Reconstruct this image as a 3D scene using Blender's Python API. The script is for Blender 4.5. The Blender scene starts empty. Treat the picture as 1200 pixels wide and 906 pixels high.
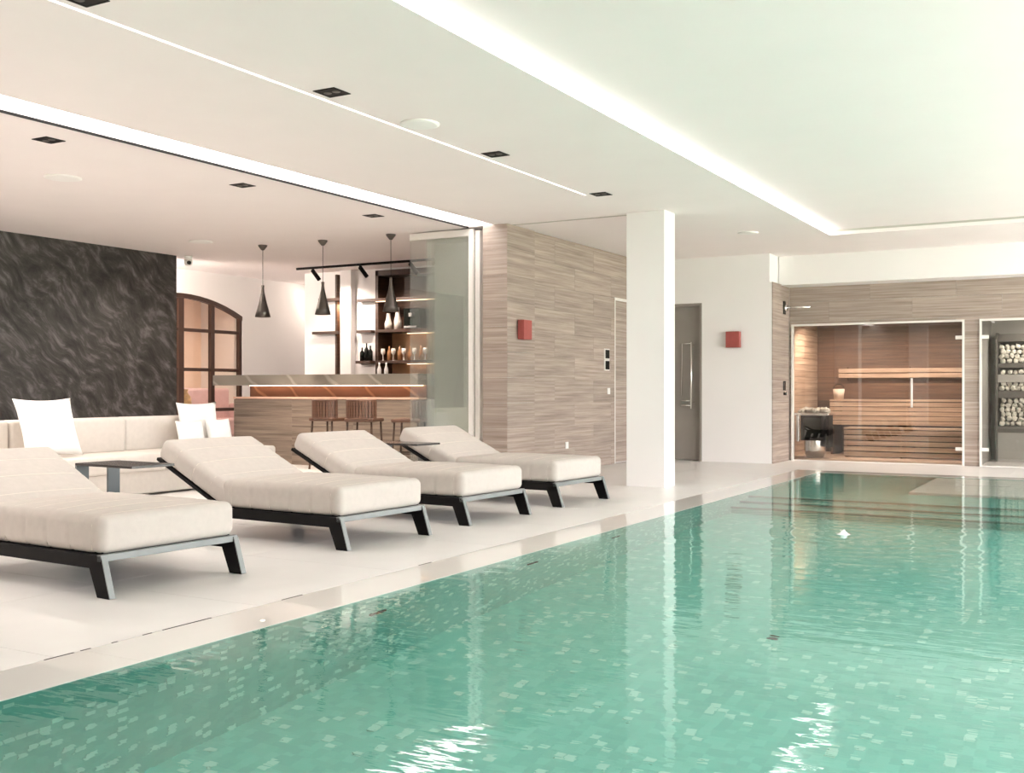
import bpy, bmesh, math, random
from mathutils import Vector, Matrix, Euler
random.seed(7)
sc = bpy.context.scene
COL = sc.collection
PI = math.pi

# ------------------------------------------------------------------ camera, world, light, exposure
F_PX, HOR, CAM_H = 1254.0, 456.0, 1.10
YAW = math.atan(708 / F_PX)
cam = bpy.data.cameras.new('camera')
cam.sensor_width = 36.0
cam.lens = F_PX / 1200 * 36
cam.shift_y = (HOR - 453) / 1200
cam.clip_start = 0.05
co = bpy.data.objects.new('camera', cam)
COL.objects.link(co)
co.location = (0, 0, CAM_H)
co.rotation_euler = (PI / 2, 0, YAW)
sc.camera = co

w = bpy.data.worlds.new('world')
sc.world = w
w.use_nodes = True
bg = w.node_tree.nodes['Background']
bg.inputs[0].default_value = (1.0, 0.982, 1.015, 1)
bg.inputs[1].default_value = 4.6
sc.view_settings.view_transform = 'Standard'
sc.view_settings.look = 'None'
sc.view_settings.gamma = 1
sc.view_settings.exposure = 1.15
cy = sc.cycles
cy.max_bounces = 10
cy.diffuse_bounces = 6
cy.glossy_bounces = 5
cy.transmission_bounces = 8
cy.transparent_max_bounces = 24
cy.caustics_refractive = True
cy.caustics_reflective = False
cy.sample_clamp_indirect = 8
cy.blur_glossy = 0.3

def portal(loc, rot, sx, sy):
    l = bpy.data.lights.new('window_portal', 'AREA')
    l.shape = 'RECTANGLE'; l.size = sx; l.size_y = sy
    l.cycles.is_portal = True
    o = bpy.data.objects.new('window_portal', l)
    COL.objects.link(o); o.location = loc; o.rotation_euler = rot
def area(name, loc, rot, sx, sy, power, col):
    l = bpy.data.lights.new(name, 'AREA')
    l.shape = 'RECTANGLE'; l.size = sx; l.size_y = sy; l.energy = power; l.color = col
    o = bpy.data.objects.new(name, l)
    COL.objects.link(o); o.location = loc; o.rotation_euler = rot
    return o
XR = 3.6      # glazed wall
YB = -2.6     # wall behind the camera
sun = bpy.data.lights.new('sun', 'SUN'); sun.energy = 12; sun.color = (1, .90, .88); sun.angle = .01  # added to strike the terrace and bounce light onto the ceiling
sun_o = bpy.data.objects.new('sun', sun); COL.objects.link(sun_o)
sun_o.rotation_euler = Vector((.2, -.6, -.77)).to_track_quat('-Z', 'Y').to_euler()
portal((XR + 0.06, 9.0, 1.55), (0, PI / 2, 0), 3.0, 15.0)

# ------------------------------------------------------------------ materials
def srgb(r, g, b):
    f = lambda c: (c / 255 / 12.92) if c <= 10 else ((c / 255 + 0.055) / 1.055) ** 2.4
    return (f(r), f(g), f(b), 1)
MATS = {}
def mat(name, col=(0.8, 0.8, 0.8, 1), rough=0.5, metal=0, coat=0, spec=0.5, emit=None, estr=0, noise=0, nscale=8, bump=0, bscale=60, stretch=None):
    m = bpy.data.materials.new(name); m.use_nodes = True
    nt = m.node_tree; p = nt.nodes['Principled BSDF']
    p.inputs['Base Color'].default_value = col
    p.inputs['Roughness'].default_value = rough
    p.inputs['Metallic'].default_value = metal
    p.inputs['Coat Weight'].default_value = coat
    p.inputs['Coat Roughness'].default_value = 0.03
    p.inputs['Specular IOR Level'].default_value = spec
    if emit:
        p.inputs['Emission Color'].default_value = emit
        p.inputs['Emission Strength'].default_value = estr
    tc = nt.nodes.new('ShaderNodeTexCoord')
    src = tc.outputs['Object']
    if stretch:
        mp = nt.nodes.new('ShaderNodeMapping'); mp.inputs['Scale'].default_value = stretch
        nt.links.new(src, mp.inputs[0]); src = mp.outputs[0]
    if noise:
        n = nt.nodes.new('ShaderNodeTexNoise'); n.inputs['Scale'].default_value = nscale; n.inputs['Detail'].default_value = 5
        nt.links.new(src, n.inputs['Vector'])
        r = nt.nodes.new('ShaderNodeValToRGB')
        r.color_ramp.elements[0].position = 0.3; r.color_ramp.elements[1].position = 0.7
        r.color_ramp.elements[0].color = tuple(max(0, c * (1 - noise)) for c in col[:3]) + (1,)
        r.color_ramp.elements[1].color = tuple(min(1, c * (1 + noise)) for c in col[:3]) + (1,)
        nt.links.new(n.outputs[0], r.inputs[0]); nt.links.new(r.outputs[0], p.inputs['Base Color'])
    if bump:
        n2 = nt.nodes.new('ShaderNodeTexNoise'); n2.inputs['Scale'].default_value = bscale; n2.inputs['Detail'].default_value = 3
        nt.links.new(src, n2.inputs['Vector'])
        b = nt.nodes.new('ShaderNodeBump'); b.inputs['Strength'].default_value = bump; b.inputs['Distance'].default_value = 0.01
        nt.links.new(n2.outputs[0], b.inputs['Height']); nt.links.new(b.outputs[0], p.inputs['Normal'])
    MATS[name] = m
    return m

M_paint = mat('white_paint', (0.85, 0.83, 0.82, 1), 0.7, noise=0.01, nscale=2)
M_ceil = mat('ceiling_paint', (0.87, 0.815, 0.80, 1), 0.8, noise=0.01, nscale=2)
M_floor = mat('pale_stone_tile', (0.76, 0.735, 0.715, 1), 0.34, noise=0.025, nscale=3, spec=0.4)
M_grout = mat('grout', (0.50, 0.48, 0.45, 1), 0.8, noise=0.05)
M_wet = mat('wet_stone', (0.78, 0.755, 0.72, 1), 0.3, coat=1.0, noise=0.02, nscale=3)
M_wet.node_tree.nodes['Principled BSDF'].inputs['Coat Roughness'].default_value = 0.01
M_black = mat('black_powder_coat', (0.010, 0.009, 0.009, 1), 0.55, noise=0.1, spec=0.12)
M_metal = mat('brushed_steel', (0.72, 0.71, 0.69, 1), 0.25, metal=1, noise=0.03, nscale=20)
M_chrome = mat('chrome', (0.85, 0.85, 0.84, 1), 0.08, metal=1, noise=0.01)
M_fabric = mat('beige_upholstery', (0.55, 0.502, 0.462, 1), 0.9, noise=0.03, nscale=25, bump=0.25, bscale=420, spec=0.2)
M_seam = mat('pale_piping', (0.72, 0.66, 0.58, 1), 0.85, noise=0.03)
M_sofa = mat('sofa_upholstery', (0.66, 0.61, 0.56, 1), 0.9, noise=0.03, nscale=20, bump=0.2, bscale=400, spec=0.2)
M_white = mat('white_cotton', (0.88, 0.87, 0.85, 1), 0.9, noise=0.01, bump=0.25, bscale=120, spec=0.2)
M_frame = mat('pale_door_frame', (0.80, 0.77, 0.73, 1), 0.4, noise=0.01)
M_walnut = mat('dark_walnut', (0.06, 0.030, 0.018, 1), 0.45, noise=0.4, nscale=3, stretch=(1, 1, 18))
M_steelbrown = mat('dark_brown_steel', (0.05, 0.022, 0.014, 1), 0.45, noise=0.1)
M_stool = mat('brown_stool_wood', (0.14, 0.07, 0.045, 1), 0.5, noise=0.25, nscale=4, stretch=(1, 1, 8))
M_copper = mat('pale_copper_edge', (0.75, 0.50, 0.38, 1), 0.35, noise=0.05)
M_red = mat('red_leather', (0.36, 0.075, 0.065, 1), 0.5, noise=0.1, bump=0.2, bscale=150)
M_greydoor = mat('grey_door', (0.29, 0.265, 0.24, 1), 0.45, noise=0.04, nscale=4)
M_greige = mat('greige_paint', (0.50, 0.48, 0.43, 1), 0.6, noise=0.02)
M_pink = mat('rose_upholstery', (0.60, 0.42, 0.42, 1), 0.9, noise=0.05)
M_warmwall = mat('warm_plaster', (0.78, 0.60, 0.47, 1), 0.8, noise=0.04, nscale=2)
M_gold = mat('amber_ceramic', (0.6, 0.36, 0.12, 1), 0.3, noise=0.4, nscale=9)
M_shade = mat('dark_bronze_shade', (0.10, 0.085, 0.075, 1), 0.3, metal=0.6, noise=0.1)
M_led = mat('led_diffuser', (0.9, 0.9, 0.9, 1), 0.6, emit=(1, 0.94, 0.91, 1), estr=3.2)
M_ledthin = mat('led_line_diffuser', (0.9, 0.9, 0.88, 1), 0.6, emit=(1, 0.97, 0.92, 1), estr=1.6)
M_ledwarm = mat('warm_led_diffuser', (0.9, 0.8, 0.7, 1), 0.6, emit=(1, 0.55, 0.30, 1), estr=5.0)
M_ledshelf = mat('shelf_led_diffuser', (0.9, 0.8, 0.7, 1), 0.6, emit=(1, 0.62, 0.38, 1), estr=2.2)
M_bulb = mat('pendant_bulb', (0.9, 0.9, 0.8, 1), 0.6, emit=(1, 0.85, 0.65, 1), estr=6.0)
M_stone = mat('heater_stone', (0.55, 0.50, 0.43, 1), 0.9, noise=0.2, nscale=12)
M_salt = mat('pale_rock', (0.62, 0.59, 0.52, 1), 0.85, noise=0.22, nscale=9, bump=0.5, bscale=30)
M_darkslate = mat('dark_steel_shelf', (0.10, 0.09, 0.08, 1), 0.5, noise=0.1)
M_cabin = mat('grey_cabin_panel', (0.34, 0.32, 0.30, 1), 0.5, noise=0.08, nscale=3)
M_lawn = mat('lawn', (0.30, 0.42, 0.20, 1), 0.9, noise=0.3, nscale=5)
M_terrace = mat('terrace_stone', (0.74, 0.71, 0.67, 1), 0.8, noise=0.05)
M_glassware = mat('frosted_glassware', (0.85, 0.80, 0.74, 1), 0.15, noise=0.02)
M_blackglass = mat('black_glass', (0.01, 0.012, 0.01, 1), 0.08, noise=0.05)
M_bucket = mat('pale_pine', (0.62, 0.50, 0.40, 1), 0.6, noise=0.1, stretch=(8, 8, 1))

def wood_mat(name, c0, c1, zs=34, xs=0.9, rough=0.55):
    m = bpy.data.materials.new(name); m.use_nodes = True
    nt = m.node_tree; p = nt.nodes['Principled BSDF']; N = nt.nodes.new; L = nt.links.new
    tc = N('ShaderNodeTexCoord'); oi = N('ShaderNodeObjectInfo')
    ad = N('ShaderNodeVectorMath'); ad.operation = 'ADD'
    sc_ = N('ShaderNodeVectorMath'); sc_.operation = 'SCALE'; sc_.inputs[0].default_value = (13, 7, 5)
    L(oi.outputs['Random'], sc_.inputs['Scale']); L(tc.outputs['Object'], ad.inputs[0]); L(sc_.outputs[0], ad.inputs[1])
    mp = N('ShaderNodeMapping'); mp.inputs['Scale'].default_value = (xs, xs, zs); L(ad.outputs[0], mp.inputs[0])
    n = N('ShaderNodeTexNoise'); n.inputs['Scale'].default_value = 1.0; n.inputs['Detail'].default_value = 6; n.inputs['Roughness'].default_value = 0.65
    L(mp.outputs[0], n.inputs['Vector'])
    r = N('ShaderNodeValToRGB'); r.color_ramp.elements[0].position = 0.32; r.color_ramp.elements[1].position = 0.68
    r.color_ramp.elements[0].color = c0; r.color_ramp.elements[1].color = c1
    L(n.outputs[0], r.inputs[0])
    hs = N('ShaderNodeHueSaturation'); L(r.outputs[0], hs.inputs['Color'])
    mr = N('ShaderNodeMapRange'); mr.inputs[3].default_value = 0.93; mr.inputs[4].default_value = 1.07
    L(oi.outputs['Random'], mr.inputs[0]); L(mr.outputs[0], hs.inputs['Value'])
    L(hs.outputs[0], p.inputs['Base Color']); p.inputs['Roughness'].default_value = rough
    b = N('ShaderNodeBump'); b.inputs['Strength'].default_value = 0.25; b.inputs['Distance'].default_value = 0.004
    L(n.outputs[0], b.inputs['Height']); L(b.outputs[0], p.inputs['Normal'])
    return m
M_wood = wood_mat('wood_look_tile', srgb(137, 122, 112), srgb(184, 169, 158))
M_sauna = wood_mat('sauna_wood', srgb(156, 126, 106), srgb(208, 180, 156), 22)
M_saunadark = wood_mat('sauna_wall_wood', srgb(84, 58, 44), srgb(124, 90, 68), 22)
M_barwood = wood_mat('bar_wood', srgb(104, 90, 80), srgb(154, 138, 124), 30)

def feather_mat():
    m = bpy.data.materials.new('dark_feather_wallcovering'); m.use_nodes = True
    nt = m.node_tree; p = nt.nodes['Principled BSDF']; N = nt.nodes.new; L = nt.links.new
    tc = N('ShaderNodeTexCoord')
    mp0 = N('ShaderNodeMapping'); mp0.inputs['Rotation'].default_value = (0.75, 0, 0); L(tc.outputs['Object'], mp0.inputs[0])
    # swirling warp, then long thin strokes
    n0 = N('ShaderNodeTexNoise'); n0.inputs['Scale'].default_value = 1.3; n0.inputs['Detail'].default_value = 2; L(mp0.outputs[0], n0.inputs['Vector'])
    mx = N('ShaderNodeVectorMath'); mx.operation = 'MULTIPLY_ADD'; mx.inputs[1].default_value = (0.55, 0.55, 0.55)
    L(n0.outputs['Color'], mx.inputs[0]); L(mp0.outputs[0], mx.inputs[2])
    mp = N('ShaderNodeMapping'); mp.inputs['Scale'].default_value = (1, 2.6, 7.5); L(mx.outputs[0], mp.inputs[0])
    n = N('ShaderNodeTexNoise'); n.inputs['Scale'].default_value = 1.4; n.inputs['Detail'].default_value = 8; n.inputs['Roughness'].default_value = 0.62
    L(mp.outputs[0], n.inputs['Vector'])
    r = N('ShaderNodeValToRGB'); e = r.color_ramp.elements
    e[0].position = 0.34; e[0].color = srgb(30, 28, 26); e[1].position = 0.78; e[1].color = srgb(118, 114, 114)
    x = e.new(0.52); x.color = srgb(57, 54, 51)
    L(n.outputs[0], r.inputs[0]); L(r.outputs[0], p.inputs['Base Color'])
    p.inputs['Roughness'].default_value = 0.6
    b = N('ShaderNodeBump'); b.inputs['Strength'].default_value = 0.8; b.inputs['Distance'].default_value = 0.02
    L(n.outputs[0], b.inputs['Height']); L(b.outputs[0], p.inputs['Normal'])
    return m
M_feather = feather_mat()

def marble_mat(name, base, vein, sc0=1.0, rough=0.3):
    m = bpy.data.materials.new(name); m.use_nodes = True
    nt = m.node_tree; p = nt.nodes['Principled BSDF']; N = nt.nodes.new; L = nt.links.new
    tc = N('ShaderNodeTexCoord'); mp = N('ShaderNodeMapping'); mp.inputs['Rotation'].default_value = (0.3, 0.9, 0.4)
    mp.inputs['Scale'].default_value = (sc0, sc0, sc0); L(tc.outputs['Object'], mp.inputs[0])
    wv = N('ShaderNodeTexWave'); wv.inputs['Scale'].default_value = 0.9; wv.inputs['Distortion'].default_value = 4; wv.inputs['Detail'].default_value = 4
    L(mp.outputs[0], wv.inputs[0])
    r = N('ShaderNodeValToRGB'); e = r.color_ramp.elements
    e[0].position = 0.0; e[0].color = base; e[1].position = 1; e[1].color = vein
    x = e.new(0.965); x.color = tuple(c * 0.85 for c in base[:3]) + (1,)
    L(wv.outputs[0], r.inputs[0]); L(r.outputs[0], p.inputs['Base Color']); p.inputs['Roughness'].default_value = rough
    return m
M_marble = marble_mat('grey_marble', srgb(146, 138, 128), srgb(166, 158, 148), 0.8)
M_marblew = marble_mat('rust_marble', srgb(140, 108, 92), srgb(172, 138, 114), 0.9)

def pool_mat(nm, k0):
    m = bpy.data.materials.new(nm); m.use_nodes = True
    nt = m.node_tree; p = nt.nodes['Principled BSDF']; N = nt.nodes.new; L = nt.links.new
    g = N('ShaderNodeNewGeometry')
    ad = N('ShaderNodeVectorMath'); ad.operation = 'ADD'; ad.inputs[1].default_value = (0.0131, 0.0127, 0.0119); L(g.outputs['Position'], ad.inputs[0])
    s = N('ShaderNodeVectorMath'); s.operation = 'SCALE'; s.inputs['Scale'].default_value = 20; L(ad.outputs[0], s.inputs[0])
    fl = N('ShaderNodeVectorMath'); fl.operation = 'FLOOR'; L(s.outputs[0], fl.inputs[0])
    wn = N('ShaderNodeTexWhiteNoise'); L(fl.outputs[0], wn.inputs['Vector'])
    r = N('ShaderNodeValToRGB'); r.color_ramp.interpolation = 'CONSTANT'; e = r.color_ramp.elements
    e[0].position = 0; e[0].color = tuple(c * k0 for c in (0.125, 0.43, 0.35)) + (1,); e[1].position = 0.75; e[1].color = tuple(c * k0 for c in (0.15, 0.47, 0.385)) + (1,)
    x = e.new(0.3); x.color = tuple(c * k0 for c in (0.135, 0.45, 0.365)) + (1,); x = e.new(0.55); x.color = tuple(c * k0 for c in (0.115, 0.41, 0.34)) + (1,)
    L(wn.outputs['Value'], r.inputs[0]); L(r.outputs[0], p.inputs['Base Color']); p.inputs['Roughness'].default_value = 0.35
    return m
M_pool = pool_mat('green_glass_mosaic', 1.0)
M_poolfloor = pool_mat('hazed_green_glass_mosaic', 1.2)  # same mosaic, paler to put the water's hazy reflection into the colour
M_lighttile = mat('pale_mosaic_tile', (0.38, 0.70, 0.59, 1), 0.3, noise=0.05)
M_ledge = mat('pale_pool_stone', (0.62, 0.68, 0.60, 1), 0.5, noise=0.03)

def glass_mat(name, tint, refl=1.0, haze=0.0, hazecol=(0.8, 0.85, 0.82, 1), ior=1.5):
    m = bpy.data.materials.new(name); m.use_nodes = True
    nt = m.node_tree; nt.nodes.clear(); N = nt.nodes.new; L = nt.links.new
    out = N('ShaderNodeOutputMaterial'); tr = N('ShaderNodeBsdfTransparent'); tr.inputs[0].default_value = tint
    gl = N('ShaderNodeBsdfGlossy'); gl.inputs['Roughness'].default_value = 0.0; gl.inputs[0].default_value = (refl, refl, refl, 1)
    fr = N('ShaderNodeFresnel')
    gg = N('ShaderNodeNewGeometry'); mr = N('ShaderNodeMapRange'); mr.inputs[3].default_value = ior; mr.inputs[4].default_value = 1 / ior
    L(gg.outputs['Backfacing'], mr.inputs[0]); L(mr.outputs[0], fr.inputs[0])
    mx = N('ShaderNodeMixShader'); L(fr.outputs[0], mx.inputs[0])
    if haze:
        df = N('ShaderNodeBsdfDiffuse'); df.inputs[0].default_value = hazecol
        m2 = N('ShaderNodeMixShader'); m2.inputs[0].default_value = haze
        L(tr.outputs[0], m2.inputs[1]); L(df.outputs[0], m2.inputs[2]); L(m2.outputs[0], mx.inputs[1])
    else:
        L(tr.outputs[0], mx.inputs[1])
    L(gl.outputs[0], mx.inputs[2]); L(mx.outputs[0], out.inputs[0])
    return m
M_glass = glass_mat('clear_glass', (0.97, 0.98, 0.97, 1))
M_glasssauna = glass_mat('sauna_glass', (0.93, 0.92, 0.90, 1), 1.0, ior=1.6)
M_glassfold = glass_mat('greenish_glass', (0.945, 0.955, 0.94, 1), 1.0, haze=0.08, ior=1.5)

FOUNT = (-1.80, 8.30)
def water_mat():
    m = bpy.data.materials.new('pool_water'); m.use_nodes = True
    nt = m.node_tree; nt.nodes.clear(); N = nt.nodes.new; L = nt.links.new
    out = N('ShaderNodeOutputMaterial')
    p = N('ShaderNodeBsdfPrincipled'); p.inputs['Base Color'].default_value = (0.97, 1, 0.99, 1); p.inputs['Roughness'].default_value = 0.0
    p.inputs['IOR'].default_value = 1.333; p.inputs['Transmission Weight'].default_value = 1.0
    g = N('ShaderNodeNewGeometry')
    mp = N('ShaderNodeMapping'); mp.inputs['Scale'].default_value = (0.6, 1.9, 1); L(g.outputs['Position'], mp.inputs[0])
    n1 = N('ShaderNodeTexNoise'); n1.inputs['Scale'].default_value = 4.2; n1.inputs['Detail'].default_value = 3; L(mp.outputs[0], n1.inputs['Vector'])
    n2 = N('ShaderNodeTexNoise'); n2.inputs['Scale'].default_value = 0.5; n2.inputs['Detail'].default_value = 1; L(g.outputs['Position'], n2.inputs['Vector'])
    # rings spreading from the jet
    ds = N('ShaderNodeVectorMath'); ds.operation = 'DISTANCE'; ds.inputs[1].default_value = (FOUNT[0], FOUNT[1], 0); L(g.outputs['Position'], ds.inputs[0])
    m1 = N('ShaderNodeMath'); m1.operation = 'MULTIPLY'; m1.inputs[1].default_value = 34; L(ds.outputs['Value'], m1.inputs[0])
    sn = N('ShaderNodeMath'); sn.operation = 'SINE'; L(m1.outputs[0], sn.inputs[0])
    fo = N('ShaderNodeMapRange'); fo.inputs[1].default_value = 0.0; fo.inputs[2].default_value = 2.4; fo.inputs[3].default_value = 0.11; fo.inputs[4].default_value = 0.0; L(ds.outputs['Value'], fo.inputs[0])
    rg = N('ShaderNodeMath'); rg.operation = 'MULTIPLY'; L(sn.outputs[0], rg.inputs[0]); L(fo.outputs[0], rg.inputs[1])
    am = N('ShaderNodeMath'); am.operation = 'MULTIPLY'; L(n1.outputs[0], am.inputs[0]); L(n2.outputs[0], am.inputs[1])
    a2 = N('ShaderNodeMath'); a2.operation = 'ADD'; L(am.outputs[0], a2.inputs[0]); L(rg.outputs[0], a2.inputs[1])
    b = N('ShaderNodeBump'); b.inputs['Strength'].default_value = 1.0; b.inputs['Distance'].default_value = 0.006
    L(a2.outputs[0], b.inputs['Height']); L(b.outputs[0], p.inputs['Normal'])
    L(p.outputs[0], out.inputs[0])
    return m
M_water = water_mat()

# ------------------------------------------------------------------ mesh helpers
def add_box(bm, x0, x1, y0, y1, z0, z1):
    v = [bm.verts.new(p) for p in ((x0, y0, z0), (x1, y0, z0), (x1, y1, z0), (x0, y1, z0), (x0, y0, z1), (x1, y0, z1), (x1, y1, z1), (x0, y1, z1))]
    for f in ((3, 2, 1, 0), (4, 5, 6, 7), (0, 1, 5, 4), (1, 2, 6, 5), (2, 3, 7, 6), (3, 0, 4, 7)):
        bm.faces.new([v[i] for i in f])
    return v
def to_mesh(name, bm, m, smooth=False):
    bmesh.ops.recalc_face_normals(bm, faces=bm.faces)
    me = bpy.data.meshes.new(name); bm.to_mesh(me); bm.free()
    me.materials.append(m)
    if smooth:
        me.polygons.foreach_set('use_smooth', [True] * len(me.polygons))
    return me
def ob(name, data, parent=None, loc=(0, 0, 0), rot=(0, 0, 0)):
    o = bpy.data.objects.new(name, data); COL.objects.link(o)
    o.location = loc; o.rotation_euler = rot
    if parent: o.parent = parent
    return o
def boxm(name, b, m, bevel=0.0, seg=2):
    """mesh of one or several boxes given as (x0,x1,y0,y1,z0,z1)"""
    bm = bmesh.new()
    for q in (b if isinstance(b[0], (tuple, list)) else [b]): add_box(bm, *q)
    if bevel: bmesh.ops.bevel(bm, geom=bm.edges[:], offset=bevel, segments=seg, affect='EDGES', profile=0.5)
    return to_mesh(name, bm, m)
def bx(name, b, m, parent=None, bevel=0.0, loc=(0, 0, 0), rot=(0, 0, 0)):
    return ob(name, boxm(name, b, m, bevel), parent, loc, rot)
def tag(o, label=None, cat=None, group=None, kind=None):
    if label: o['label'] = label
    if cat: o['category'] = cat
    if group: o['group'] = group
    if kind: o['kind'] = kind
    return o
def thing(name, label, cat, loc=(0, 0, 0), rz=0, group=None):
    return tag(ob(name, None, None, loc, (0, 0, rz)), label, cat, group)
def struct(name, data, label=None):
    o = ob(name, data); o['kind'] = 'structure'
    if label: o['label'] = label
    return o
def copy_tree(o, parent=None):
    c = o.copy(); COL.objects.link(c)
    if parent: c.parent = parent
    for ch in list(o.children): copy_tree(ch, c)
    return c
def lathe(name, prof, m, seg=24, smooth=True):
    bm = bmesh.new(); rings = []
    for r, z in prof:
        if r < 1e-5: rings.append([bm.verts.new((0, 0, z))])
        else: rings.append([bm.verts.new((r * math.cos(2 * PI * k / seg), r * math.sin(2 * PI * k / seg), z)) for k in range(seg)])
    for a, b in zip(rings, rings[1:]):
        for k in range(seg):
            k2 = (k + 1) % seg
            if len(a) == 1 and len(b) == 1: continue
            if len(a) == 1: bm.faces.new((a[0], b[k], b[k2]))
            elif len(b) == 1: bm.faces.new((a[k], b[0], a[k2]))
            else: bm.faces.new((a[k], a[k2], b[k2], b[k]))
    return to_mesh(name, bm, m, smooth)
def tube(name, pts, r, m, seg=10):
    bm = bmesh.new(); rings = []
    pts = [Vector(p) for p in pts]
    for i, p in enumerate(pts):
        d = (pts[min(i + 1, len(pts) - 1)] - pts[max(i - 1, 0)]).normalized()
        u = d.cross(Vector((0, 0, 1)));
        if u.length < 1e-3: u = d.cross(Vector((0, 1, 0)))
        u.normalize(); v = d.cross(u)
        rings.append([bm.verts.new(p + r * (math.cos(2 * PI * k / seg) * u + math.sin(2 * PI * k / seg) * v)) for k in range(seg)])
    for a, b in zip(rings, rings[1:]):
        for k in range(seg): bm.faces.new((a[k], a[(k + 1) % seg], b[(k + 1) % seg], b[k]))
    bm.faces.new(rings[0][::-1]); bm.faces.new(rings[-1])
    return to_mesh(name, bm, m, True)
def prism(name, poly, y0, y1, m, bevel=0):
    """poly in x,z extruded along y"""
    bm = bmesh.new()
    a = [bm.verts.new((x, y0, z)) for x, z in poly]; b = [bm.verts.new((x, y1, z)) for x, z in poly]
    bm.faces.new(a); bm.faces.new(b[::-1]); n = len(poly)
    for i in range(n): bm.faces.new((a[i], b[i], b[(i + 1) % n], a[(i + 1) % n]))
    if bevel: bmesh.ops.bevel(bm, geom=bm.edges[:], offset=bevel, segments=1, affect='EDGES')
    return to_mesh(name, bm, m)
def gbox(name, hx, hy, hz, r, m, mid=(8, 6, 3), fn=None, k=4):
    """closed rounded box with inner grid; fn displaces"""
    def ax(h, n):
        a = [-h + r * i / k for i in range(k)]
        b = [-h + r + (2 * h - 2 * r) * i / n for i in range(n + 1)]
        return a + b + [-q for q in a[::-1]]
    A = (ax(hx, mid[0]), ax(hy, mid[1]), ax(hz, mid[2]))
    H = (hx, hy, hz)
    bm = bmesh.new(); V = {}
    def vert(i, j, l):
        key = (i, j, l)
        if key not in V:
            q = Vector((A[0][i], A[1][j], A[2][l]))
            inn = Vector([max(-(h - r), min(h - r, c)) for c, h in zip(q, H)])
            d = q - inn
            if d.length > 1e-9: q = inn + d.normalized() * r
            if fn: q = fn(q)
            V[key] = bm.verts.new(q)
        return V[key]
    nx, ny, nz = (len(a) - 1 for a in A)
    for l in (0, nz):
        for i in range(nx):
            for j in range(ny): bm.faces.new((vert(i, j, l), vert(i + 1, j, l), vert(i + 1, j + 1, l), vert(i, j + 1, l)))
    for j in (0, ny):
        for i in range(nx):
            for l in range(nz): bm.faces.new((vert(i, j, l), vert(i + 1, j, l), vert(i + 1, j, l + 1), vert(i, j, l + 1)))
    for i in (0, nx):
        for j in range(ny):
            for l in range(nz): bm.faces.new((vert(i, j, l), vert(i, j + 1, l), vert(i, j + 1, l + 1), vert(i, j, l + 1)))
    return to_mesh(name, bm, m, True)
def pillow_mesh(name, sx, sy, t, m):
    """pillow lying in x,y, thickness t along z, pinched corners"""
    bm = bmesh.new(); n = 16; g = {}
    for s in (1, -1):
        for i in range(n + 1):
            for j in range(n + 1):
                u, v = -1 + 2 * i / n, -1 + 2 * j / n
                if s == -1 and (i in (0, n) or j in (0, n)): g[s, i, j] = g[1, i, j]; continue
                h = t / 2 * (max(0, 1 - u ** 4) ** 0.6) * (max(0, 1 - v ** 4) ** 0.6)
                h += 0.006 * math.sin(7 * u + 3 * v) * (1 - u * u) * (1 - v * v)
                x = sx / 2 * u * (1 - 0.09 * (1 - v * v)); y = sy / 2 * v * (1 - 0.09 * (1 - u * u))
                g[s, i, j] = bm.verts.new((x, y, s * h))
    for s in (1, -1):
        for i in range(n):
            for j in range(n):
                f = (g[s, i, j], g[s, i + 1, j], g[s, i + 1, j + 1], g[s, i, j + 1])
                bm.faces.new(f if s == 1 else f[::-1])
    return to_mesh(name, bm, m, True)
_cache = {}
def piece(name, size, m, parent, loc, kind=None):
    """plain box centred on loc, mesh data shared between alike pieces"""
    key = (name, tuple(round(s, 4) for s in size), m.name)
    if key not in _cache:
        a, b, c = (s / 2 for s in size)
        _cache[key] = boxm(name, (-a, a, -b, b, -c, c), m)
    return ob(name, _cache[key], parent, loc)
def rects_minus(rects, hole):
    out = []
    hu0, hu1, hv0, hv1 = hole
    for u0, u1, v0, v1 in rects:
        if hu0 >= u1 or hu1 <= u0 or hv0 >= v1 or hv1 <= v0: out.append((u0, u1, v0, v1)); continue
        if v0 < hv0: out.append((u0, u1, v0, hv0))
        if v1 > hv1: out.append((u0, u1, hv1, v1))
        a, b = max(v0, hv0), min(v1, hv1)
        if u0 < hu0: out.append((u0, hu0, a, b))
        if u1 > hu1: out.append((hu1, u1, a, b))
    return out
def clad(parent, axis, c, u0, u1, v0, v1, bw, bh, m, name='board', holes=(), th=0.014, gap=0.002, stagger=False, side=1):
    """boards on a vertical face: axis 'x' = face in plane x=c running along y; 'y' = plane y=c running along x"""
    v = v0; row = 0
    while v < v1 - 0.01:
        ve = min(v + bh, v1); u = u0 - (bw / 2 if stagger and row % 2 else 0)
        while u < u1 - 0.01:
            us, ue = max(u, u0), min(u + bw, u1)
            rs = [(us, ue, v, ve)]
            for h in holes: rs = rects_minus(rs, h)
            for a, b, p, q in rs:
                if b - a < 0.02 or q - p < 0.02: continue
                s = (b - a - gap, th, q - p - gap) if axis == 'y' else (th, b - a - gap, q - p - gap)
                mid = ((a + b) / 2, c + side * th / 2, (p + q) / 2) if axis == 'y' else (c + side * th / 2, (a + b) / 2, (p + q) / 2)
                piece(name, s, m, parent, mid)
            u += bw
        v = ve; row += 1

# ================================================================== THE SETTING
ZC = 3.10
PX0, PX1, PY0, PY1, PD = -3.42, 1.90, 1.00, 14.27, 1.30      # pool
CW = 0.37                                                      # coping band width
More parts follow.
